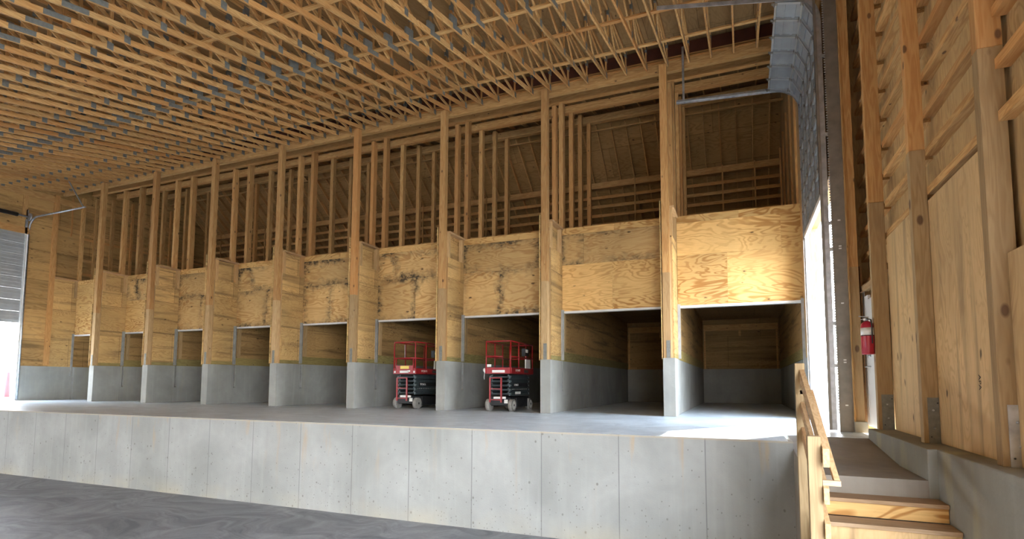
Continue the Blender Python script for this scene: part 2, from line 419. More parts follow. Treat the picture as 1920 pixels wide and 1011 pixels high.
# ------------------------------------------------------------------ dividers
def divider(k):
    x = DX(k)
    lab = f'concrete and plywood bay divider, {ORD[k+1]} from the stair end' if k else 'concrete and plywood bay divider beside the open bay at the stair end'
    t = thing('bay_divider', lab, 'partition wall', (x, 0, 0), 'dividers between the storage bays')
    c = MB().box(x, x+.285, 0, 1.0, 0, HC).box(x, x+.285, 1.0, 1.14, 0, .56).box(x+.06, x+.20, 1.0, 1.14, .56, HC).box(x, x+.255, 1.14, 10.56, 0, HC)
    c.build('concrete_base', 'conc', t, bev=.008)
    # plywood core (two faces); the lower board is green treated lumber
    MB().box(x-.018, x, -.03, 1.1, HC-.02, 5.24).box(x-.0, x+.02, .17, 1.14, HC, 5.0).build('plywood_face', 'plyS', t)
    MB().box(x, x+.02, 1.141, 10.56, HC, 5.0).build('inner_face', 'plyShade', t)
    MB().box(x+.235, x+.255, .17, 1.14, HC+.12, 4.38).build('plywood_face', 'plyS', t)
    MB().box(x+.235, x+.255, 1.141, 10.56, HC+.26, 5.0).build('inner_face', 'plyShade', t)
    MB().box(x+.13, x+.145, .17, 1.1, 4.36, 5.08).build('recessed_panel', 'plyS', t)
    MB().box(x+.236, x+.258, .17, 1.14, HC, HC+.12).box(x+.236, x+.262, 1.14, 10.56, HC, HC+.26).build('sill_board', 'greenY', t)
    MB().box(x+.03, x+.235, .17, 10.56, HC, 4.36).box(x+.03, x+.125, .17, 10.56, 4.3, 5.0).build('core_framing', 'treatZ', t)
    for y0, y1 in ((.17, .27), (1.0, 1.1)): MB().box(x+.146, x+.258, y0, y1, 4.382, 5.08).build('ledge_stud', 'freshZ', t)
    MB().box(x+.03, x+.30, .17, 1.095, 5.081, 5.135).build('ledge_plate', 'freshY', t)
    # door guide on the stair-end face
    MB().box(x+.256, x+.32, 1.04, 1.09, HC+.02, 2.80).box(x+.256, x+.285, 1.0, 1.04, HC+.02, 2.80).build('door_guide', 'chan', t)
    MB().box(x+.201, x+.262, 1.12, 1.17, .60, HC-.01).build('guide_foot', 'chan', t)
    MB().box(x+.256, x+.31, 1.17, 1.30, HC+.265, 2.78).build('jamb_board', 'treatZ', t)
    return t
for k in range(8): divider(k)

# front posts
def front_post(k):
    x = DX(k); x0, x1 = x+.02, x+.20
    lab = f'tall timber post on the front end of the {ORD[k+1]} bay divider from the stair end' if k else 'tall timber post on the divider beside the open bay at the stair end'
    t = thing('timber_post', lab, 'post', (x0, 0, HC), 'front posts carrying the roof trusses')
    MB().box(x0, x1, .0, .165, HC, 3.45).build('lower_section', 'treatZ', t, bev=.006)
    ztop = 8.70
    MB().box(x0, x1, .0, .165, 3.451, ztop).build('upper_section', 'postZ', t, bev=.006)
    MB().box(x0+.07, x0+.16, -.008, 0, HC-.0, HC+.42).build('steel_strap', 'plate', t)
for k in range(8): front_post(k)

# loft posts behind each front post
loft_rows = [(.86, 1.04, 8.99, 'z'), (1.5, 1.7, 9.05, 'z'), (2.5, 2.66, 9.21, 'z'), (3.56, 3.7, 9.62, 'z'), (4.66, 4.8, 9.82, 'z')]
rowname = ['first', 'second', 'third', 'fourth', 'fifth']
for k in range(8):
    for j, (y0, y1, zt, _) in enumerate(loft_rows):
        x = DX(k)+.05+random.uniform(-.01, .01); w = .13 if j else .11
        if k == 0: w = .18
        z0 = 5.0 if y0 > 1.1 else 5.137
        if y0 < 1.1: zt = 8.65
        mat = ['postZ', 'postZ', 'lumZ', 'lumZ', 'lumZ'][j]
        o = MB().box(x, x+w, y0, y1, z0, zt).build('loft_post', mat, org=(x, y0, z0))
        where = f'{ORD[k+1]} divider from the stairs'
        tag(o, f'loft post, {rowname[j]} behind the front post of the {where}', 'post', 'loft posts above the bay dividers')

# ------------------------------------------------------------------ headers over the bays
for k in range(9):                # bay k: between divider k (left) and divider k-1
    xa = DX(k)+.262 if k < 8 else XL+.04
    xb = DX(k-1)-.019 if k > 0 else XR
    t = thing('bay_header', f'plywood clad header over {bayname(k)}', 'wall panel', (xa, 1.1, 2.72), 'plywood headers over the bays')
    st = 'plyHs' if k in (1, 2, 3, 4, 5, 6, 7) else 'plyH'
    if k == 1: st1, st2 = 'plyHs', 'plyH'
    elif k == 7: st1, st2 = 'plyHs', 'plyH'
    elif k in (0, 8): st1 = st2 = 'plyH'
    else: st1 = st2 = 'plyHs'
    g = .002; r = random.Random(k+3)
    L = xb-xa
    s1 = xa + L*(.5 if k % 2 else .42); s2 = xa + L*(.22 if k % 2 else .85); s3 = xa+L*(.45+.3*r.random())
    y = 1.1; zz = (2.77, 4.07, 4.93, 5.12)
    for a, b in ((xa, s1-g), (s1+g, xb)): sheet('plywood_sheet', st2, a, b, zz[0], zz[1]-g, y, .018, t)
    for a, b in ((xa, s2-g), (s2+g, xb)): sheet('plywood_sheet', st1, a, b, zz[1]+g, zz[2]-g, y, .018, t)
    for a, b in ((xa, s3-g), (s3+g, xb)): sheet('plywood_sheet', 'plyH', a, b, zz[2]+g, zz[3], y, .018, t)
    MB().box(xa, xb, y+.02, y+.16, 2.78, 5.10).build('framing', 'lumX', t)
    MB().box(xa+.03, xb, y-.025, y+.16, 2.715, 2.768).build('bottom_trim', 'white', t)

# loft deck, back wall
for k in range(9):
    xa = DX(k)+.262 if k < 8 else XL+.01
    xb = (DX(k-1)-.02 if k > 0 else XR-.03)
    struct(MB().box(xa, xb, 1.27, 10.5, 3.4, 3.5).box(xa, xb, 1.27, 10.5, 4.86, 4.98).build('ceiling_bay', 'plyR'), f'deck and added shading deck closing {bayname(k)} above', 'ceiling')  # lower layer is an unseen deck added to darken the bay
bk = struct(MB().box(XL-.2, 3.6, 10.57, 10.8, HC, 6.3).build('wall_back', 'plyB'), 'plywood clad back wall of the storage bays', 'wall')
MB().box(XL-.2, 3.6, 10.565, 10.8, 0, HC).build('concrete_base', 'conc', bk)
br = MB()
for k in range(9):
    x0 = DX(k)+.3; br.box(x0, x0+2.78, 10.50, 10.565, 2.95, 3.20); br.box(x0+1.33, x0+1.42, 10.46, 10.565, 2.72, 3.18)
    for xx in (x0, x0+2.7): br.box(xx, xx+.06, 10.53, 10.565, HC, 2.94)
br.build('bracing', 'lumX', bk)

# ------------------------------------------------------------------ main roof: sheathing, trusses, braces
YF = -22.0
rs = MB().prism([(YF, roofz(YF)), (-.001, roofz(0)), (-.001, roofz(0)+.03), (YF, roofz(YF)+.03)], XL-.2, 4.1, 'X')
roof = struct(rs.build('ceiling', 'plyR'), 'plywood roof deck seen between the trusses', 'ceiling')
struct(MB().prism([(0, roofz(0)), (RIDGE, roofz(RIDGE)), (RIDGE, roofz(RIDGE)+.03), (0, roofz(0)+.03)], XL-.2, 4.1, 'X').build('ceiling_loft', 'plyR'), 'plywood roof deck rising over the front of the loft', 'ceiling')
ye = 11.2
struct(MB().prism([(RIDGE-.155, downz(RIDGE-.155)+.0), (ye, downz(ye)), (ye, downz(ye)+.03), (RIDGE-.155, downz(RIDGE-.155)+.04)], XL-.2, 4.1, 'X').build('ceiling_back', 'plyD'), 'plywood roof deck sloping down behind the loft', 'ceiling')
MB().box(XL, XR+.6, .50, .53, 8.96, roofz(.5)-.01).build('red_blocking', 'red', roof)

def yz_bar(b, y0, z0, y1, z1, w, t):      # bar in the YZ plane, thickness t in X about 0, w in plane
    d = Vector((0, y1-y0, z1-z0)).normalized(); n = Vector((0, -d.z, d.y))
    vs = []
    for x in (-t/2, t/2):
        for (yy, zz, s) in ((y0, z0, -1), (y1, z1, -1), (y1, z1, 1), (y0, z0, 1)):
            vs.append(b.bm.verts.new(Vector((x, yy, zz)) + n*(s*w/2)))
    for f in ((0,1,2,3),(7,6,5,4),(0,4,5,1),(1,5,6,2),(2,6,7,3),(3,7,4,0)): b.bm.faces.new([vs[i] for i in f])
    return b
TE = .30; TS = -16.4; CH = .105
cz = lambda y: chz(y)+.0                # underside of the bottom chord
chord_m = yz_bar(MB(), TS, cz(TS)+CH/2, TE, cz(TE)+CH/2, CH, .038).mesh('bottom_chord', 'lumY')
top_m = yz_bar(MB(), TS, roofz(TS)-.055, .3, roofz(0)-.04, .095, .038).mesh('top_chord', 'lumY')
nodes = [.22, -1.83, -3.45, -5.2, -7.0, -8.85, -10.7, -12.6, -14.5]
webs = []; plates = []
for i, y in enumerate(nodes):
    webs.append(yz_bar(MB(), y, cz(y)+CH*.8, y, roofz(y)-.09, .06, .034).mesh('web_vertical', 'lumZ'))
    if i < len(nodes)-1:
        y2 = nodes[i+1]; ym = (y+y2)/2
        webs.append(yz_bar(MB(), y-.05, cz(y)+CH, y2+.05, roofz(y2)-.11, .07, .034).mesh('web_diagonal', 'lumY'))
    plates.append(MB().box(-.0225, .0225, y-.06, y+.06, cz(y)+.012, cz(y)+.16).mesh('connector_plate', 'plate'))
    plates.append(MB().box(-.0225, .0225, y-.07, y+.07, roofz(y)-.2, roofz(y)-.03).mesh('connector_plate', 'plate'))
def slant(y, L, h0, h1):
    b = MB(); b.prism([(y-L, cz(y-L)+h0), (y+L, cz(y+L)+h0), (y+L, cz(y+L)+h1), (y-L, cz(y-L)+h1)], -.0235, .0235, 'X'); return b.mesh('splice_plate', 'plate')
plates += [slant(-4.14, .19, .004, CH-.003), slant(-8.18, .21, .004, CH-.003), slant(-12.2, .21, .004, CH-.003), slant(-4.3, .13, CH, CH+.16)]
webs.append(yz_bar(MB(), -1.07, cz(-1.07)+CH*.9, -1.75, roofz(-1.75)-.11, .06, .034).mesh('web_diagonal', 'lumY'))
plates.append(MB().box(-.0225, .0225, -1.13, -1.01, cz(-1.07)+.012, cz(-1.07)+.15).mesh('connector_plate', 'plate'))
tx = []
i = 0
for k in range(-1, 9):
    for j in range(6):
        x = DX(k) + .20 + j*B/6
        if XL+.12 < x < 3.62: tx.append((x, k, j))
tx.sort(reverse=True)
for n, (x, k, j) in enumerate(tx):
    if k < 0: lab = f'wooden roof truss, {ORD[j] if j else "right"} beyond the post'
    base = 'the far wall' 
    if k == 8: lab = f'slanting wooden roof truss over the far-wall bay, {ORD[6-j]} counted from its divider'
    else:
        nm = ORD[k+1]
        if k < 0: lab = f'wooden roof truss over the open stair-end bay, {ORD[j]} from its front post' if j else ''
        elif j == 0: lab = f'wooden roof truss directly over the {nm} front post counted from the stairs'
        else: lab = f'roof truss, {ORD[j]} stairward of the {nm} front post counted from the stairs'
        if k == -1: lab = f'wooden roof truss over the stair-side door, {ORD[j+1]} past the end of the bays'
    t = thing('roof_truss', lab, 'roof truss', (x, 0, 0), 'parallel roof trusses')
    inst('bottom_chord', chord_m, t); inst('top_chord', top_m, t)
    for w in webs: inst(w.name.split('.')[0], w, t)
    for w in plates: inst(w.name.split('.')[0], w, t)
# lateral braces on top of the bottom chords
for y, nm in ((-1.07, 'nearest the posts'), (-2.6, 'second from the posts'), (-4.02, 'along the splice plates'), (-6.15, 'fourth from the posts'), (-9.4, 'fifth from the posts'), (-12.9, 'farthest from the posts')):
    z = cz(y)+CH
    b = MB()
    segs = [XL+.05, -20.7, -16.2, -11.9, -7.2, -2.4, 3.6]
    for a, c in zip(segs[:-1], segs[1:]):
        dy = random.uniform(-.02, .02); b.box(a-.1, c+.1, y-.045+dy, y+.045+dy, z+.001*(segs.index(a) % 2), z+.037)
    tag(b.build('lateral_brace', 'lumX', org=(0, y, z)), f'long light timber brace laid across the truss bottom chords, {nm}', 'brace', 'lateral braces on the trusses')

# beams carrying the trusses and the loft roof
def beam(y, z0, z1, th, lab, plates=(), name='roof_beam'):
    t = thing(name, lab, 'beam', (XL, y, z0))
    MB().box(XL+.02, XR+.25, y, y+th, z0, z1).build('beam_face', 'lumX', t)
    for (py0, py1, pz) in plates: MB().box(XL+.02, XR+.25, py0, py1, pz, pz+.036).build('top_plate', 'lumX', t)
    return t
beam(.335, 8.66, 8.92, .12, 'deep timber beam along the front posts under the truss ends', ((.30, .50, 8.921), (.335, .48, 9.0)))
beam(1.48, 9.06, 9.27, .1, 'timber loft beam, first behind the truss ends', ((1.45, 1.6, 9.03),))
beam(2.5, 9.22, 9.44, .1, 'timber loft beam, second behind the truss ends', ((2.48, 2.62, 9.19),))
beam(4.66, 9.86, 10.08, .12, 'timber loft beam under the roof peak', ((4.64, 4.82, 9.83), (4.9, 5.0, 9.62)))
beam(7.1, 8.36, 8.57, .08, 'timber ledger carrying the loft rafters at their lower visible end', ((7.05, 7.25, 8.32),))
# joists over the beams
jm = yz_bar(MB(), .62, roofz(.62)-.075, RIDGE-.05, roofz(RIDGE-.05)-.075, .12, .038).mesh('ceiling_joist', 'lumY')
rf = yz_bar(MB(), RIDGE+.12, downz(RIDGE+.12)-.095, 10.4, downz(10.4)-.095, .14, .038).mesh('rafter', 'lumY')
for n, (x, k, j) in enumerate(tx):
    if x > XR: continue
    w = ['open stair-end bay', 'second bay from the stair end', 'third bay from the stair end', 'fourth bay from the stair end', 'fifth bay from the stair end', 'sixth bay from the stair end', 'seventh bay from the stair end', 'eighth bay from the stair end', 'far-wall bay'][k+0 if k >= 0 else 0]
    if k < 0: continue
for n, (x, k, j) in enumerate(tx):
    if x > XR-.02: continue
    bay = int((-x + XR) // B)
    jj = int(round(((-x+XR) % B)/(B/6)))
    nmb = ORD[min(bay, 8)+1]
    o = inst('rafter', rf, None, (x, 0, 0)); tag(o, f'sloping loft rafter, {ORD[jj+1]} one in the {nmb} bay from the stairs', 'rafter', 'loft roof rafters')
    o = inst('ceiling_joist', jm, None, (x+.1, 0, 0)); tag(o, f'short joist over the loft beams, {ORD[jj+1]} one in the {nmb} bay from the stairs', 'joist', 'joists over the loft beams')
# slats behind the loft
for i, z in enumerate((7.92, 7.56, 7.20, 6.84, 6.48)):
    b = MB()
    for k in range(9):
        xa = DX(k)+.02; xb = xa+B
        b.box(max(xa, XL+.02), min(xb, XR)-.01, 7.12+.004*(k % 2), 7.16+.004*(k % 2), z, z+.115)
    tag(b.build('timber_girt', 'lumX', org=(0, 7.12, z)), f'horizontal timber slat across the back of the loft, {ORD[i+1]} below the ledger', 'slat', 'slats at the back of the loft')
for k in range(9):
    for f, s in ((.40, 'far'), (.74, 'stair')):
        x = DX(k)+B*f
        if x < XL: continue
        o = MB().box(x, x+.05, 7.06, 7.1, 4.98, 8.6).build('loft_stud', 'lumZ', org=(x, 7.06, 4.98))
        tag(o, f'thin upright stud at the loft slats, {s} side, {ORD[k+1]} bay from the stairs', 'stud', 'thin studs at the loft slats')

# ------------------------------------------------------------------ far wall (beyond the first bay)
wl = MB()
dy1, dy0, dz = -.80, -5.4, 6.72
RF = lambda y: (roofz(y) if y <= RIDGE else downz(y))-.003
wl.prism([(dy1, 0), (10.56, 0), (10.56, RF(10.56)), (RIDGE, RF(RIDGE)), (0, RF(0)), (dy1, RF(dy1))], XL-.15, XL, 'X')
wl.prism([(dy0, dz), (dy1, dz), (dy1, RF(dy1)), (dy0, RF(dy0))], XL-.15, XL, 'X')
wl.prism([(-22, DZ+4.6), (-14, DZ+4.6), (-14, RF(-14)), (-22, RF(-22))], XL-.15, XL, 'X')  # unseen opening left below this piece, added for side light
wl.prism([(-14, DZ), (dy0, DZ), (dy0, RF(dy0)), (-14, RF(-14))], XL-.15, XL, 'X')
wleft = struct(wl.build('wall_far', 'plyW'), 'plywood clad wall at the far end of the building', 'wall')
MB().box(XL-.16, XL+.03, dy1, 1.1, 0, HC).box(XL-.16, XL+.2, 1.1, 10.6, 0, HC).box(XL-.16, XL+.03, -22, dy0, DZ, HC).build('concrete_base', 'conc', wleft)
for y0, y1, z0, z1, th in ((-1.05, -.88, 7.3, 8.5, .05), (.03, .20, 1.42, 8.6, .10), (1.08, 1.22, 5.1, 8.8, .09), (1.62, 1.72, 5.1, 8.9, .09), (.72, .76, 7.0, 8.7, .05), (2.3, 2.45, 5.1, 9.1, .09), (3.2, 3.3, 5.1, 9.2, .09), (4.1, 4.2, 5.1, 9.4, .09), (5.1, 5.2, 5.0, 9.4, .09)):
    MB().box(XL, XL+th, y0, y1, z0, z1).build('wall_stud', 'lumZ', wleft)
MB().box(XL, XL+.06, dy0, 5.2, 8.28, 8.52).build('top_plate', 'lumY', wleft)
MB().box(XL, XL+.12, .2, 1.12, 5.08, 5.14).build('ledge_plate', 'freshY', wleft)
MB().box(XL, XL+.03, .2, 1.1, HC, 5.08).build('inner_sheet', 'plyS', wleft)
MB().box(XL+.03, XL+.06, 1.0, 1.1, 4.38, 5.08).build('ledge_stud', 'treatZ', wleft)
MB().box(XL+.03, XL+.1, 1.02, 1.08, 1.0, 2.80).build('door_guide', 'chan', wleft)
for z in (5.4, 6.0, 6.95, 7.15): MB().box(XL, XL+.04, 1.22, 7.0, z, z+.1).build('girt', 'lumY', wleft)
MB().box(XL, XL+.05, dy0, dy1+.05, dz, dz+.25).build('door_lintel', 'lumY', wleft)
# overhead door in the far wall
d2 = bpy.data.objects.new('door_2', None); C.objects.link(d2); d2.location = (XL, -3.1, 0); PW['door_2'] = Vector(d2.location)
struct(d2, 'grey ribbed overhead door half raised in the far wall', 'overhead door')
zz = 3.10; n = 0
while zz < 6.7:
    b = MB(); h = .46
    b.box(XL-.12, XL-.08, dy0+.02, dy1-.06, zz, min(zz+h-.006, 6.75))
    for q in (.10, .24, .38):
        if zz+q < 6.7: b.box(XL-.08, XL-.064, dy0+.02, dy1-.06, zz+q, zz+q+.035)
    b.build('door_section', 'doorwhite', d2); zz += h
tr = [(XL+.02, -.78, .05), (XL+.02, -.78, 6.9)]
for a in range(0, 91, 15):
    r = .5; tr.append((XL+.02+r-r*math.cos(math.radians(a)), -.78, 6.9+r*math.sin(math.radians(a))))
tr += [(XL+3.6, -.78, 7.42)]
MB().tube(tr, .035, 6).build('track', 'galv', d2)
MB().box(XL-.1, XL+.02, -.86, -.815, 0, 6.7).build('jamb_trim', 'white', d2)
MB().bar((XL+3.5, -.78, 7.42), (XL+2.7, -.9, 8.5), .05, .03).build('track_hanger', 'galv', d2)
MB().cyl((XL+.12, -.9, 7.4), (XL+.12, -5.3, 7.4), .035, 12).build('torsion_shaft', 'galv', d2)
MB().cyl((XL+.12, -1.25, 7.4), (XL+.12, -2.6, 7.4), .08, 16).build('torsion_spring', 'black', d2)
MB().cyl((XL+.12, -.82, 7.4), (XL+.12, -.87, 7.4), .16, 20).build('cable_drum', 'galv', d2)
MB().box(XL+.03, XL+.05, -.93, -.85, 6.7, 7.7).build('bearing_plate', 'galv', d2)

# ------------------------------------------------------------------ stair-side wall
wr = MB()
wr.prism([(.30, HC), (10.56, HC), (10.56, RF(10.56)), (RIDGE, RF(RIDGE)), (.30, RF(.30))], XR, XR+.27, 'X')
wr.prism([(-3.1, 4.35), (.295, 4.35), (.295, RF(.295)), (0, RF(0)), (-3.1, RF(-3.1))], 3.30, 3.40, 'X')
wr.box(3.405, 3.46, -3.09, -2.565, 0, RF(-3.09))
wr.box(3.46, 3.86, -2.56, -2.44, 0, RF(-2.56))
wright = struct(wr.build('wall_stair', 'plySh'), 'wood framed wall on the stair side of the building', 'wall')
MB().box(XR, XR+.27, .30, 10.56, 0, HC).build('concrete_base', 'conc', wright)
b = MB(); b.prism([(-9.6, DZ), (-2.565, DZ), (-2.565, RF(-2.565)), (-9.6, RF(-9.6))], 3.80, 3.86, 'X')
b.prism([(-22, 4.2), (-9.6, 4.2), (-9.6, RF(-9.6)), (-22, RF(-22))], 3.80, 3.86, 'X')  # stops above an unseen side opening sized to let light in
b.build('sheathing', 'plySh', wright)
bw = MB().box(XL-.15, 3.86, -22.1, -22, .5, RF(-22)).box(XL-.15, XL+.5, -22.1, -22, DZ, .5).box(-13.0, 3.86, -22.1, -22, DZ, .5)  # unseen wall and low opening added to shape the interior light
struct(bw.build('wall_behind_added', 'plyB'), 'unseen wall added to shape the light, low opening across from the bays', 'wall')
MB().box(XR-.02, XR, 1.28, 10.6, HC+.26, 4.86).build('inner_sheet', 'plyShade', wright)
MB().box(XR-.024, XR, 1.28, 10.6, HC, HC+.26).build('sill_board', 'greenY', wright)
MB().box(XR-.06, XR, 1.0, 1.06, .9, 2.8).build('door_guide', 'chan', wright)
for y0, y1 in ((1.3, 1.38), (2.6, 2.7), (3.9, 4.0), (5.2, 5.3), (6.5, 6.64)): MB().box(XR-.05, XR, y0, y1, 4.99, 8.7).build('wall_stud', 'lumZ', wright)
MB().box(3.20, 3.298, -3.05, .29, 4.30, 4.60).build('door_lintel', 'lumY', wright)
MB().box(3.19, 3.40, -3.05, .29, 4.27, 4.299).build('lintel_soffit', 'postZ', wright)
for z in (5.6, 6.6, 7.6, 8.6, 9.5): MB().box(3.22, 3.298, -3.05, .29, z, z+.09).build('girt', 'lumY', wright)
# girts between the columns
cols = [(-3.13, 3.42, 3.555, 2.70), (-4.38, 3.50, 3.69, 3.39), (-6.29, 3.55, 3.70, 3.39), (-8.15, 3.59, 3.76, 3.50), (-10.05, 3.59, 3.76, 3.4), (-11.9, 3.59, 3.76, 3.4)]
for i in range(len(cols)-1):
    ya = cols[i][0] if i else -2.57; yb = cols[i+1][0]+.115
    for n in range(15):
        z = 2.43 + .437*n
        if z > 8.6: break
        if z < 2.8 and i in (1, 2, 3, 4): continue
        if z < 2.3 and i == 0: continue
        MB().box(3.70, 3.80, yb, ya, z, z+.085).build('girt', 'lumY', wright)
    if i in (1, 2, 3):
        zt = [0, 2.86, 2.80, 1.80, 2.8][i]; x0 = 3.70
        MB().box(x0, x0+.018, yb+.003, ya-.003, .142, zt).build('liner_sheet', 'plyLn', wright)
# boards framing the small door
MB().box(3.605, 3.635, -2.94, -2.80, .0, 2.75).build('door_jamb', 'freshY', wright)
MB().bar((3.64, -2.82, 2.34), (3.64, -4.26, 2.30), .10, .09).build('door_head', 'freshY', wright)
MB().box(3.402, 3.418, -3.16, -3.095, .0, 9.0).build('jamb_trim', 'lumZ', wright)
MB().box(3.40, 3.58, -3.18, -2.98, -.002, .169).build('post_pier', 'curb', wright)
# curb
cu = MB()
cu.box(3.4, 3.86, -6.97, -4.2, DZ, .14)
cu.box(3.48, 3.86, -9.0, -6.97, DZ, .14)
struct(cu.build('wall_curb', 'curb', bev=.012), 'concrete stem wall under the stair-side columns', 'wall')
struct(MB().box(3.62, 3.86, -9.6, -9.0, DZ, .14).build('wall_curb_far', 'ramp'), 'concrete stem wall continuing past the steps', 'wall')

# columns with steel brackets
cl = ['beside the overhead door jamb', 'that the fire extinguisher hangs on', 'between the fire extinguisher column and the large bracket column', 'with the large bolted bracket by the frame edge', 'x', 'x']
for i, (y, x0, x1, zs) in enumerate(cols[:4]):
    zb = .14 if i else .17
    t = thing('timber_column', f'broad laminated timber column {cl[i]}', 'column', (x0, y, zb), 'wall columns on the stair side')
    for j in range(2):          # two visible plies
        pass
    MB().box(x0, x1, y, y+.115, zb, zs).build('lower_section', 'greenZ', t, bev=.005)
    MB().box(x0, x1, y+.002, y+.115, zs+.001, 9.3).build('upper_section', 'postZ', t, bev=.005)
    if i:
        hgt = .49 if i < 3 else .475
        xa = x0+.045
        p = MB().box(xa, x1-.002, y-.008, y-.001, zb, zb+hgt).build('steel_bracket', 'plate' if i < 3 else 'galv', t)
        for q, (fx, fz) in enumerate(((.45, .72), (.5, .33), (.85, .88), (.2, .14))):
            bx = xa+(x1-xa)*fx; bz = zb+hgt*fz
            MB().sph((bx, y-.010, bz), .012 if q < 2 else .008, 2, (1, .6, 1)).build('bolt', 'galv' if q < 2 else 'black', p)

# small white door
pd = bpy.data.objects.new('door_3', None); C.objects.link(pd); pd.location = (3.7, -3.5, .1); PW['door_3'] = Vector(pd.location)
struct(pd, 'narrow white painted door behind the fire extinguisher', 'door')
MB().box(3.63, 3.67, -3.31, -2.96, .1, 2.2).build('door_frame', 'pdoor', pd)
MB().box(3.62, 3.66, -4.22, -3.35, .1, 2.12).build('door_leaf', 'pdoor', pd)
MB().box(3.635, 3.665, -3.35, -3.31, .1, 2.14).build('door_gap', 'dark', pd)
MB().tube([(3.62, -3.40, 1.05), (3.56, -3.40, 1.05), (3.56, -3.29, 1.05)], .011, 8).build('door_handle', 'galv', pd)
MB().cyl((3.62, -3.40, 1.22), (3.585, -3.40, 1.22), .028, 16).build('deadbolt', 'galv', pd)
wp = MB(); r = random.Random(2); prev = -3.0; zq = .12
while zq < 2.25:
    w = r.uniform(.0, .06); wp.box(3.622, 3.629, -3.1, -2.945+w*.6, zq, zq+.11); zq += .11
wp.build('house_wrap', 'wrap', pd)

# ------------------------------------------------------------------ overhead door near the stair
d1 = bpy.data.objects.new('door_1', None); C.objects.link(d1); d1.location = (3.16, -1.4, 0); PW['door_1'] = Vector(d1.location)
struct(d1, 'partly raised ribbed steel overhead door by the stairs', 'overhead door')
R = .55; zc = 7.12; xt = 3.16; ya, yb = -3.05, .22; BOT = 4.13
ztop = zc+R
def pathpt(s):            # distance from the door's bottom edge upwards along the track: point and tangent (x, z)
    Lv = zc-BOT
    if s < Lv: return (xt, BOT+s), (0, 1)
    La = R*math.pi/2
    if s < Lv+La:
        a = (s-Lv)/R; return (xt-R+R*math.cos(a), zc+R*math.sin(a)), (-math.sin(a), math.cos(a))
    return (xt-R-(s-Lv-La), ztop), (-1, 0)
s = 0; h = .50; tot = 3.97+.05
while s < tot-.2:
    (x0, z0), _ = pathpt(s); (x1, z1), _ = pathpt(min(s+h-.012, tot))
    b = MB()
    P = Vector((x0, 0, z0)); Q = Vector((x1, 0, z1)); d = (Q-P).normalized(); nrm = Vector((-d.z, 0, d.x))   # towards the room
    L = (Q-P).length
    def slab(a0, a1, n0, n1, y0, y1, bb):
        vs = []
        for yy in (y0, y1):
            for (aa, nn) in ((a0, n0), (a1, n0), (a1, n1), (a0, n1)):
                p = P + d*aa + nrm*nn; vs.append(bb.bm.verts.new((p.x, yy, p.z)))
        for f in ((0,3,2,1),(4,5,6,7),(0,1,5,4),(1,2,6,5),(2,3,7,6),(3,0,4,7)): bb.bm.faces.new([vs[i] for i in f])
    slab(0, L, -.01, .006, ya, yb, b)
    for a in (.12, .30): slab(a*L/.48*1.0, a*L/.48+.05, .006, .02, ya, yb, b)
    sec = b.build('door_section', 'doorsteel', d1)
    b2 = MB()
    slab(0, .035, .006, .045, ya, yb, b2); slab(L-.035, L, .006, .045, ya, yb, b2)
    nst = 7
    for q in range(nst):
        yy = ya + (yb-ya)*q/(nst-1); yy = min(max(yy, ya+.03), yb-.03)
        slab(.035, L-.035, .006, .05, yy-.03, yy-.024, b2); slab(.035, L-.035, .044, .05, yy-.03, yy+.03, b2)
    b2.build('stile', 'doorrib', sec)
    b3 = MB()
    for q in range(nst):
        yy = ya + (yb-ya)*q/(nst-1); yy = min(max(yy, ya+.05), yb-.05)
        slab(L-.05, L+.05, .05, .056, yy-.035, yy+.035, b3)
        p = P + d*(L+.005) + nrm*.07
        b3.cyl((p.x, yy-.05, p.z), (p.x, yy+.05, p.z), .012, 8)
    b3.build('hinge', 'jamb', sec)
    s += h
b = MB().box(xt-.05, xt+.02, ya, yb, BOT-.08, BOT); b.build('bottom_bar', 'white', d1)
def track(y, name, side):
    pts = [(xt-.03, .02)] + [(xt-.03, zc)]
    for a in range(10, 91, 10): pts.append((xt-.03-R+R*math.cos(math.radians(a)), zc+R*math.sin(math.radians(a))-.0))
    pts.append((.40, ztop+(.14 if side < 0 else .42)))
    b = MB()
    for (xa, za), (xb, zb) in zip(pts[:-1], pts[1:]):
        b.bar((xa, y, za-.04 if za > 7.5 else za), (xb, y, zb-.04 if zb > 7.5 else zb), .008, .075, (0, 0, 1) if abs(xb-xa) > abs(zb-za) else (1, 0, 0))
        b.bar((xa, y+side*.035, za-.04 if za > 7.5 else za), (xb, y+side*.035, zb-.04 if zb > 7.5 else zb), .06, .008, (0, 0, 1) if abs(xb-xa) > abs(zb-za) else (1, 0, 0))
    b.build(name, 'galv', d1)
track(yb+.07, 'track', -1); track(ya-.04, 'track', 1)
MB().bar((.40, yb+.12, ztop+.15), (2.55, yb+.12, ztop+.02), .05, .07).build('track_rail', 'galv', d1)
MB().box(.55, .60, yb+.05, yb+.08, ztop+.13, 9.2).build('track_hanger', 'galv', d1)
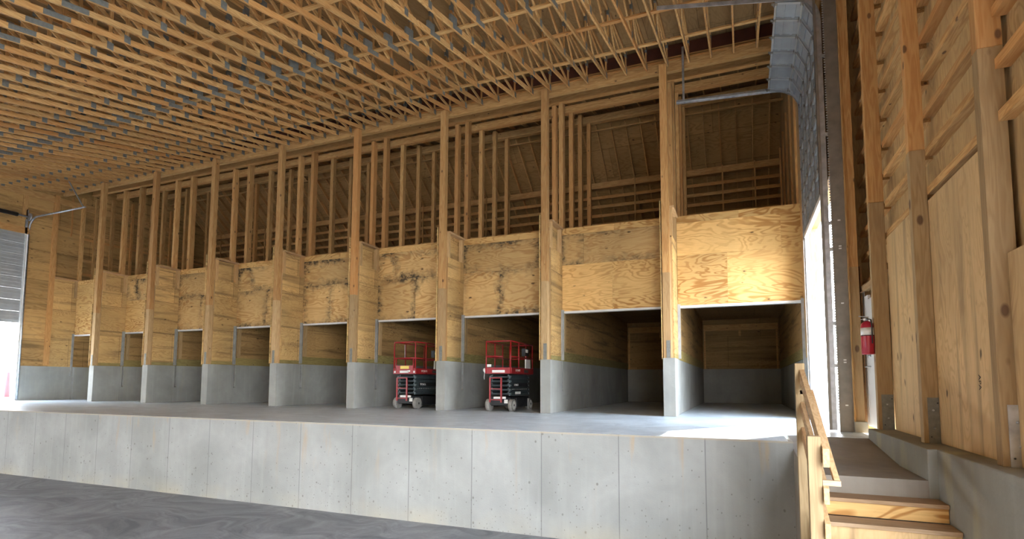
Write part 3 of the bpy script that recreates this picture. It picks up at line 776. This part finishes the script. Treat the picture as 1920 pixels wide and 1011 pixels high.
# perforated angle and wide steel jamb at the near side
b = MB().box(3.20, 3.40, -3.11, -3.10, 0, 9.0)
b.build('jamb_plate', 'jamb', d1)
b = MB(); z = .3
while z < 8.6:
    b.box(3.182, 3.206, -3.12, -3.112, z, z+.02); z += .045
b.build('perforated_edge', 'chan', d1)
b = MB(); 
for z in (1.05, 1.75, 3.0, 3.45, 5.0, 6.4): b.box(3.10, 3.22, -3.098, -3.06, z, z+.06)
b.build('track_bracket', 'galv', d1)
b = MB()
for z in (.42, 1.12, 1.16, 2.1, 3.02, 3.06, 3.5): b.box(3.29, 3.33, -3.114, -3.1105, z, z+.02)
b.build('slot_daylight', 'label', d1)  # white chips painted in for daylight seen through the slots
MB().box(3.05, 3.09, -3.12, -3.08, .02, 7.6).build('reverse_angle', 'jamb', d1)
MB().box(3.135, 3.20, .262, .299, 0, 4.2).build('jamb_trim', 'white', d1)

# ------------------------------------------------------------------ fire extinguisher
ex = thing('fire_extinguisher', 'red fire extinguisher with pale label hanging on the column by the white door', 'fire extinguisher', (3.44, -4.31, 1.2))
cx, cy = 3.425, -4.32
MB().lathe([(.0, 0), (.078, 0), (.082, .01), (.082, .40), (.074, .44), (.045, .468), (.022, .478), (.0, .478)], (cx, cy, 1.2), 28).build('tank', 'extred', ex)
MB().lathe([(.0835, .275), (.0835, .38)], (cx, cy, 1.2), 28).build('label', 'label', ex)
MB().lathe([(.0838, .262), (.0838, .273)], (cx, cy, 1.2), 28).build('band', 'black', ex)
MB().cyl((cx, cy, 1.675), (cx, cy, 1.73), .018, 14).build('valve', 'galv', ex)
MB().bar((cx+.02, cy, 1.735), (cx-.10, cy-.01, 1.75), .02, .012).bar((cx+.02, cy, 1.715), (cx-.08, cy-.01, 1.70), .02, .010).build('handle', 'galv', ex)
MB().cyl((cx-.03, cy-.02, 1.70), (cx-.04, cy-.045, 1.70), .016, 12).build('pressure_gauge', 'label', ex)
MB().tube([(cx+.0, cy-.02, 1.71), (cx+.03, cy-.09, 1.69), (cx+.04, cy-.095, 1.6), (cx+.04, cy-.09, 1.35)], .009, 8).build('hose', 'black', ex)
MB().box(cx+.05, 3.498, cy-.012, cy+.012, 1.62, 1.70).build('hook', 'galv', ex)

cu_ = bpy.data.curves.new('stamp', 'FONT'); cu_.body = 'APA'; cu_.size = .075; cu_.extrude = .0005
so_ = bpy.data.objects.new('tmp', cu_); C.objects.link(so_)
me_ = bpy.data.meshes.new_from_object(so_.evaluated_get(bpy.context.evaluated_depsgraph_get())); bpy.data.objects.remove(so_)
me_.materials.clear(); me_.materials.append(M['dark'])
inst('grade_stamp', me_, wright, (3.699, -7.42, .86), (math.pi/2, math.pi/2, -math.pi/2))

# ------------------------------------------------------------------ stair and handrail
st = thing('wooden_staircase', 'wooden steps with plywood risers climbing to the concrete landing', 'stairs', (2.95, -8.3, DZ))
for i in range(1, 9):
    z = -.165 - .17*i; yn = -6.95 - .32*i + (.0 if i > 1 else -.005); xr = 3.475
    MB().box(2.44, xr, yn, yn+.30, z-.038, z).build('tread', 'freshX', st, org=(2.44, yn, z-.03), bev=.004)
    if z-.17 > DZ: MB().box(2.46, xr, yn+.03, yn+.048, z-.17, z-.0385).build('riser', 'plyH' if i % 2 else 'plyLn', st)
pts = [(-6.975, -.38), (-9.55, -.38-.17/.32*2.575), (-9.55, DZ), (-9.4, DZ), (-6.975, -.75)]
MB().prism(pts, 2.40, 2.438, 'X').build('stringer', 'greenY', st)
hr = thing('handrail', 'wooden stair handrail of two posts and sloping rails beside the steps', 'handrail', (2.3, -7.1, DZ))
MB().box(2.262, 2.352, -7.12, -7.03, DZ, .985).build('post', 'greenZ', hr, bev=.004)
MB().box(2.208, 2.300, -8.70, -8.61, DZ, .365).build('post', 'greenZ', hr, bev=.004)
MB().box(2.275, 2.345, -7.03, -6.95, DZ, .55).build('post_scab', 'greenZ', hr)
def rail(x0, x1, ya_, za, yb_, zb, hh, name, mat):
    MB().prism([(ya_, za-hh), (yb_, zb-hh), (yb_, zb), (ya_, za)], x0, x1, 'X').build(name, mat, hr, bev=.003)
rail(2.302, 2.348, -8.76, .28, -7.03, .955, .14, 'top_rail', 'freshY')
rail(2.302, 2.340, -8.74, -.02, -7.03, .62, .12, 'mid_rail', 'freshY')
rail(2.302, 2.340, -8.74, -.28, -7.03, .36, .12, 'mid_rail', 'freshY')
rail(2.382, 2.424, -8.66, .035, -7.08, .715, .045, 'grab_rail', 'freshY')
MB().box(2.302, 2.424, -8.70, -8.66, -.005, .035).build('rail_return', 'freshX', hr)
MB().box(2.302, 2.424, -7.12, -7.08, .665, .705).build('rail_return', 'freshX', hr)
MB().bar((2.34, -8.3, .10), (2.40, -8.3, .16), .02, .02).build('rail_bracket', 'black', hr)
MB().bar((2.34, -7.5, .46), (2.40, -7.5, .50), .02, .02).build('rail_bracket', 'black', hr)

# ------------------------------------------------------------------ scissor lifts
def text_mesh(txt, size, mat):
    cu_ = bpy.data.curves.new('lettering', 'FONT'); cu_.body = txt; cu_.size = size; cu_.extrude = .001; cu_.align_x = 'CENTER'; cu_.align_y = 'CENTER'
    o = bpy.data.objects.new('tmp', cu_); C.objects.link(o)
    dg = bpy.context.evaluated_depsgraph_get(); me = bpy.data.meshes.new_from_object(o.evaluated_get(dg)); bpy.data.objects.remove(o)
    me.materials.clear(); me.materials.append(M[mat]); me.name = 'lettering'
    return me
TM = text_mesh('SKYJACK', .09, 'label')
def lift(x0, y0, lab, variant, yaw=0):
    W, Ln = .80, 1.68
    t = thing('scissor_lift', lab, 'scissor lift', (0, 0, 0), 'red scissor lifts parked in the bays')
    P_ = lambda x, y, z: (x, y, z)
    # chassis
    ch = MB().box(.10, W-.10, .16, Ln-.12, .14, .38).box(.14, W-.14, .04, .18, .16, .30).box(.02, .08, .42, Ln-.42, .10, .36).box(W-.08, W-.02, .42, Ln-.42, .10, .36)
    ch.build('chassis', 'black', t, bev=.01)
    for nm, wx in (('l', .0), ('r', W-.115)):
        for wy in (.17, Ln-.22):
            w = MB().cyl((wx, wy, .165), (wx+.115, wy, .165), .165, 28).build('wheel', 'rubber', t)
            xo = wx-.006 if nm == 'l' else wx+.115
            MB().cyl((xo, wy, .165), (xo+.006, wy, .165), .115, 24).build('hub', 'hub' if variant or wy > 1 or nm == 'l' else 'rubber', w)
            MB().cyl((xo-.004, wy, .165), (xo+.012, wy, .165), .03, 12).build('hub_cap', 'black', w)
    # folded scissor stack
    z = .42
    for i in range(5):
        b = MB()
        for xs in (.08, W-.14):
            b.box(xs, xs+.05, .12, Ln-.10, z, z+.085)
            b.box(xs+(.05 if xs < .3 else -.04), xs+(.09 if xs < .3 else .0), .14, Ln-.14, z+.035, z+.115)
        for yy in (.16, Ln-.16): b.cyl((.06, yy, z+.05), (W-.06, yy, z+.05), .028, 12)
        b.build('scissor_arm', 'scissor', t, bev=.004); z += .118
    MB().box(W-.086, W-.08, .3, Ln-.3, .66, .78).build('arm_cover', 'black', t)
    # side panel with lettering and bolt dots
    b = MB()
    for i in range(12): b.cyl((W-.079, .24+i*.10, .60), (W-.074, .24+i*.10, .60), .011, 8)
    b.build('rivet', 'label', t)
    # platform
    zp = 1.03
    MB().box(.02, W-.02, 0, Ln, zp, zp+.05).build('deck', 'black', t)
    tb = MB().box(.0, W, -.01, .02, zp, zp+.17).box(.0, .03, .02, Ln, zp, zp+.17).box(W-.03, W, .02, Ln, zp, zp+.17).box(0, W, Ln-.02, Ln+.01, zp, zp+.17)
    tb.build('toe_board', 'redpaint', t, bev=.004)
    zt = 1.98 if variant == 0 else 1.93
    def rr(pts, nm='guardrail'): MB().tube(pts, .019, 10).build(nm, 'redpaint', t)
    # end frame facing out
    if variant == 0:
        rr([(.03, .0, zp+.1), (.03, .0, zt-.05), (.08, .0, zt), (W-.08, .0, zt), (W-.03, .0, zt-.05), (W-.03, .0, zp+.1)])
        rr([(.03, 0, 1.50), (W-.03, 0, 1.50)]); rr([(.10, 0, 1.49), (.10, 0, zp+.12)]); rr([(W-.10, 0, 1.49), (W-.10, 0, zp+.12)])
        MB().tube([(W*.5, 0, 1.50), (W*.5, 0, 1.9)], .012, 8).build('gate_rod', 'galv', t)
        MB().box(.10, W-.10, -.016, -.004, zp+.14, zp+.25).build('entry_plate', 'redpaint', t)
        MB().box(.26, W-.24, -.022, -.0165, zp+.15, zp+.24).build('caution_label', 'yellow', t)
        MB().box(.24, W-.26, -.014, -.0105, zp+.03, zp+.10).box(.50, .60, -.014, -.0105, zp+.06, zp+.11).box(.04, .09, -.014, -.0105, zp+.03, zp+.09).box(W-.09, W-.04, -.014, -.0105, zp+.03, zp+.09).build('maker_label', 'label', t)
    else:
        rr([(.03, 0, zp), (.03, 0, zt)]); rr([(W-.03, 0, zp), (W-.03, 0, zt)]); rr([(.03, 0, zt), (W-.03, 0, zt)]); rr([(.03, 0, 1.52), (W-.25, 0, 1.50)])
        MB().box(.22, .60, -.015, -.0105, zp+.03, zp+.10).build('maker_label', 'label', t)
        MB().box(.06, .19, -.015, -.005, zp+.19, zp+.26).build('control_label', 'label', t)
        MB().sph((-.03, .02, zp+.10), .045, 2, (1, 1, 1.3)).build('beacon', 'label', t)
        MB().tube([(-.02, 0, zp+.05), (-.03, -.01, zp-.1), (-.02, -.01, zp-.16)], .008, 6).build('plug_cord', 'label', t)
    for x in (.03, W-.03):
        rr([(x, 0, zt), (x, Ln*.5, zt-.02 if variant else zt), (x, Ln, zt-.02)]); rr([(x, 0, 1.50), (x, Ln, 1.50)])
        for yy in (Ln*.35, Ln*.68, Ln): rr([(x, yy, zp+.1), (x, yy, zt-.02)])
    rr([(.03, Ln, zt-.02), (W-.03, Ln, zt-.02)]); rr([(.03, Ln, 1.5), (W-.03, Ln, 1.5)])
    # control box and document box on the rail
    MB().box(W-.12, W-.01, Ln*.62, Ln*.80, 1.56, 1.78).build('control_box', 'black', t)
    MB().box(W-.008, W-.002, Ln*.64, Ln*.74, 1.66, 1.75).build('control_label', 'label', t)
    MB().box(W-.02, W+.01, Ln*.62, Ln*.84, 1.20, 1.46).build('manual_box', 'label', t)
    # ladder
    lx0, lx1 = (.16, .50)
    ld = MB()
    for x in (lx0, lx1): ld.bar((x, -.02, .24), (x, -.02, .92), .045, .03, (0, 1, 0))
    ld.build('ladder_side', 'redpaint', t)
    for z in (.30, .60, .90): MB().box(lx0, lx1, -.05, .01, z, z+.025).build('ladder_rung', 'redpaint', t)
    MB().box(lx0+.1, lx1+.12, .0, .03, .34, .40).box(lx1+.08, lx1+.18, .0, .03, .22, .32).build('warning_label', 'label', t)
    # lettering on the side facing the open bay
    for (yy, zz_, s_) in ((.45, zp+.09, 1.0), (.52, .72, .9)):
        o = inst('lettering', TM, t, (W+.003 if zz_ > 1 else W-.075, yy, zz_), (math.pi/2, 0, math.pi/2)); o.scale = (s_, s_, s_)
    MB().box(W+.001, W+.004, .92, 1.25, zp+.04, zp+.12).build('side_label', 'scissor', t)
    MB().box(W-.0795, W-.075, .45, .85, .46, .53).build('side_label', 'label' if variant else 'scissor', t)
    t.location = (x0, y0, 0); t.rotation_euler[2] = yaw
    return t
lift(-7.93, .40, 'red scissor lift with a yellow label, in the bay farther from the stairs', 0)
lift(-4.87, .38, 'red scissor lift with a bright white wheel hub, in the bay nearer the stairs', 1)

# ------------------------------------------------------------------ outside
struct(MB().box(-80, 60, -70, -22.1, DZ-.2, DZ-.01).box(3.87, 40, -22.1, -9.6, DZ-.2, DZ-.01).box(-60, XL-.16, -22.1, -14, DZ-.2, DZ-.01).build('ground_yard_low', 'apron'), 'concrete yard at the lower level outside', 'ground')
struct(MB().box(-110, XL-.16, -14, 60, -.12, -.02).build('ground', 'apron'), 'bright concrete apron outside the far door', 'ground')
struct(MB().box(3.87, 80, -9.6, 60, -.12, -.02).build('ground_yard', 'yard'), 'bright concrete yard outside the stair-side door', 'ground')
bt = thing('tan_building', 'tan ribbed metal building with white trim seen through the far door', 'building', (-40, 3, 0))
b = MB().box(-46, -40, -20, 4.1, -.02, 3.2)
y = -20
while y < 4.0: b.box(-40, -39.96, y, y+.05, 0, 3.2); y += .3
b.build('siding', 'tan', bt)
MB().box(-46.2, -39.85, -20.2, 4.3, 3.2, 3.42).build('roof_trim', 'white', bt)
MB().box(-40.0, -39.93, 3.95, 4.3, -.02, 3.2).build('corner_trim', 'white', bt)
bo = tag(MB().lathe([(0, 0), (.11, 0), (.11, 1.2), (.08, 1.27), (0, 1.3)], (-32, 2.25, -.02), 20).build('bollard', 'bollard', org=(-32, 2.25, -.02)), 'red painted steel bollard outside the far door', 'bollard')
sh = thing('shrub', 'green leafy shrub outside the stair-side door', 'shrub', (9.2, 22.8, 0))
b = MB(); r = random.Random(5)
for i in range(900):
    p = Vector((r.gauss(0, .35), r.gauss(0, .35), 1.1+r.gauss(0, .55)))
    if p.z < .15: continue
    q = Vector((9.2, 22.8, 0))+p; a = Vector((r.uniform(-1, 1), r.uniform(-1, 1), r.uniform(-1, 1))).normalized()*.11; c_ = a.orthogonal().normalized()*.05
    b.bm.faces.new([b.bm.verts.new(v) for v in (q-a, q+c_, q+a, q-c_)])
b.build('foliage', 'leaf', sh)
b = MB()
for i in range(7): b.tube([(9.2, 22.8, 0), (9.2+r.uniform(-.4, .4), 22.8+r.uniform(-.4, .4), 1.5)], .02, 6)
b.build('stem', 'stem', sh)

# ------------------------------------------------------------------ light
w = bpy.data.worlds.new('sky'); bpy.context.scene.world = w; w.use_nodes = True
nt = w.node_tree; nt.nodes.clear(); g = G(nt)
out = g.n('ShaderNodeOutputWorld'); bg = g.n('ShaderNodeBackground')
tc = g.n('ShaderNodeTexCoord'); sp = g.n('ShaderNodeSeparateXYZ'); g.l(tc.outputs['Generated'], sp.inputs[0])
col = g.mix(g.mr(sp.outputs[2], 0, .6), (.97, .98, 1.0), (.50, .62, .80))
g.l(col, bg.inputs[0]); bg.inputs[1].default_value = 6.0
g.l(bg.outputs[0], out.inputs[0])
sun = bpy.data.lights.new('sun', 'SUN'); sun.energy = 3.5; sun.angle = math.radians(.6); sun.color = (1, .95, .86)
so = bpy.data.objects.new('sun', sun); C.objects.link(so)
d = Vector((-.52, -.84, -.80)); so.rotation_euler = d.to_track_quat('-Z', 'Y').to_euler(); so.location = (10, 10, 20)

# ------------------------------------------------------------------ camera
cam = bpy.data.cameras.new('camera'); co = bpy.data.objects.new('camera', cam); C.objects.link(co)
yaw, pit, rol = -0.39522545556620153, 0.07882484054672902, 0.004211795199339733
fw = Vector((math.sin(yaw)*math.cos(pit), math.cos(yaw)*math.cos(pit), math.sin(pit)))
r0 = Vector((math.cos(yaw), -math.sin(yaw), 0)); u0 = r0.cross(fw)
rt = r0*math.cos(rol)+u0*math.sin(rol); up = -r0*math.sin(rol)+u0*math.cos(rol)
mw = Matrix((rt, up, -fw)).transposed().to_4x4(); mw.translation = (1.7618, -13.5873, .7637)
co.matrix_world = mw
cam.sensor_width = 36; cam.lens = 36*1037.72/1920; cam.shift_y = (637.15-505.5)/1920; cam.clip_end = 500; cam.clip_start = .05
sc = bpy.context.scene; sc.camera = co
sc.view_settings.view_transform = 'Standard'; sc.view_settings.look = 'None'; sc.view_settings.gamma = 1
sc.view_settings.exposure = 2.2
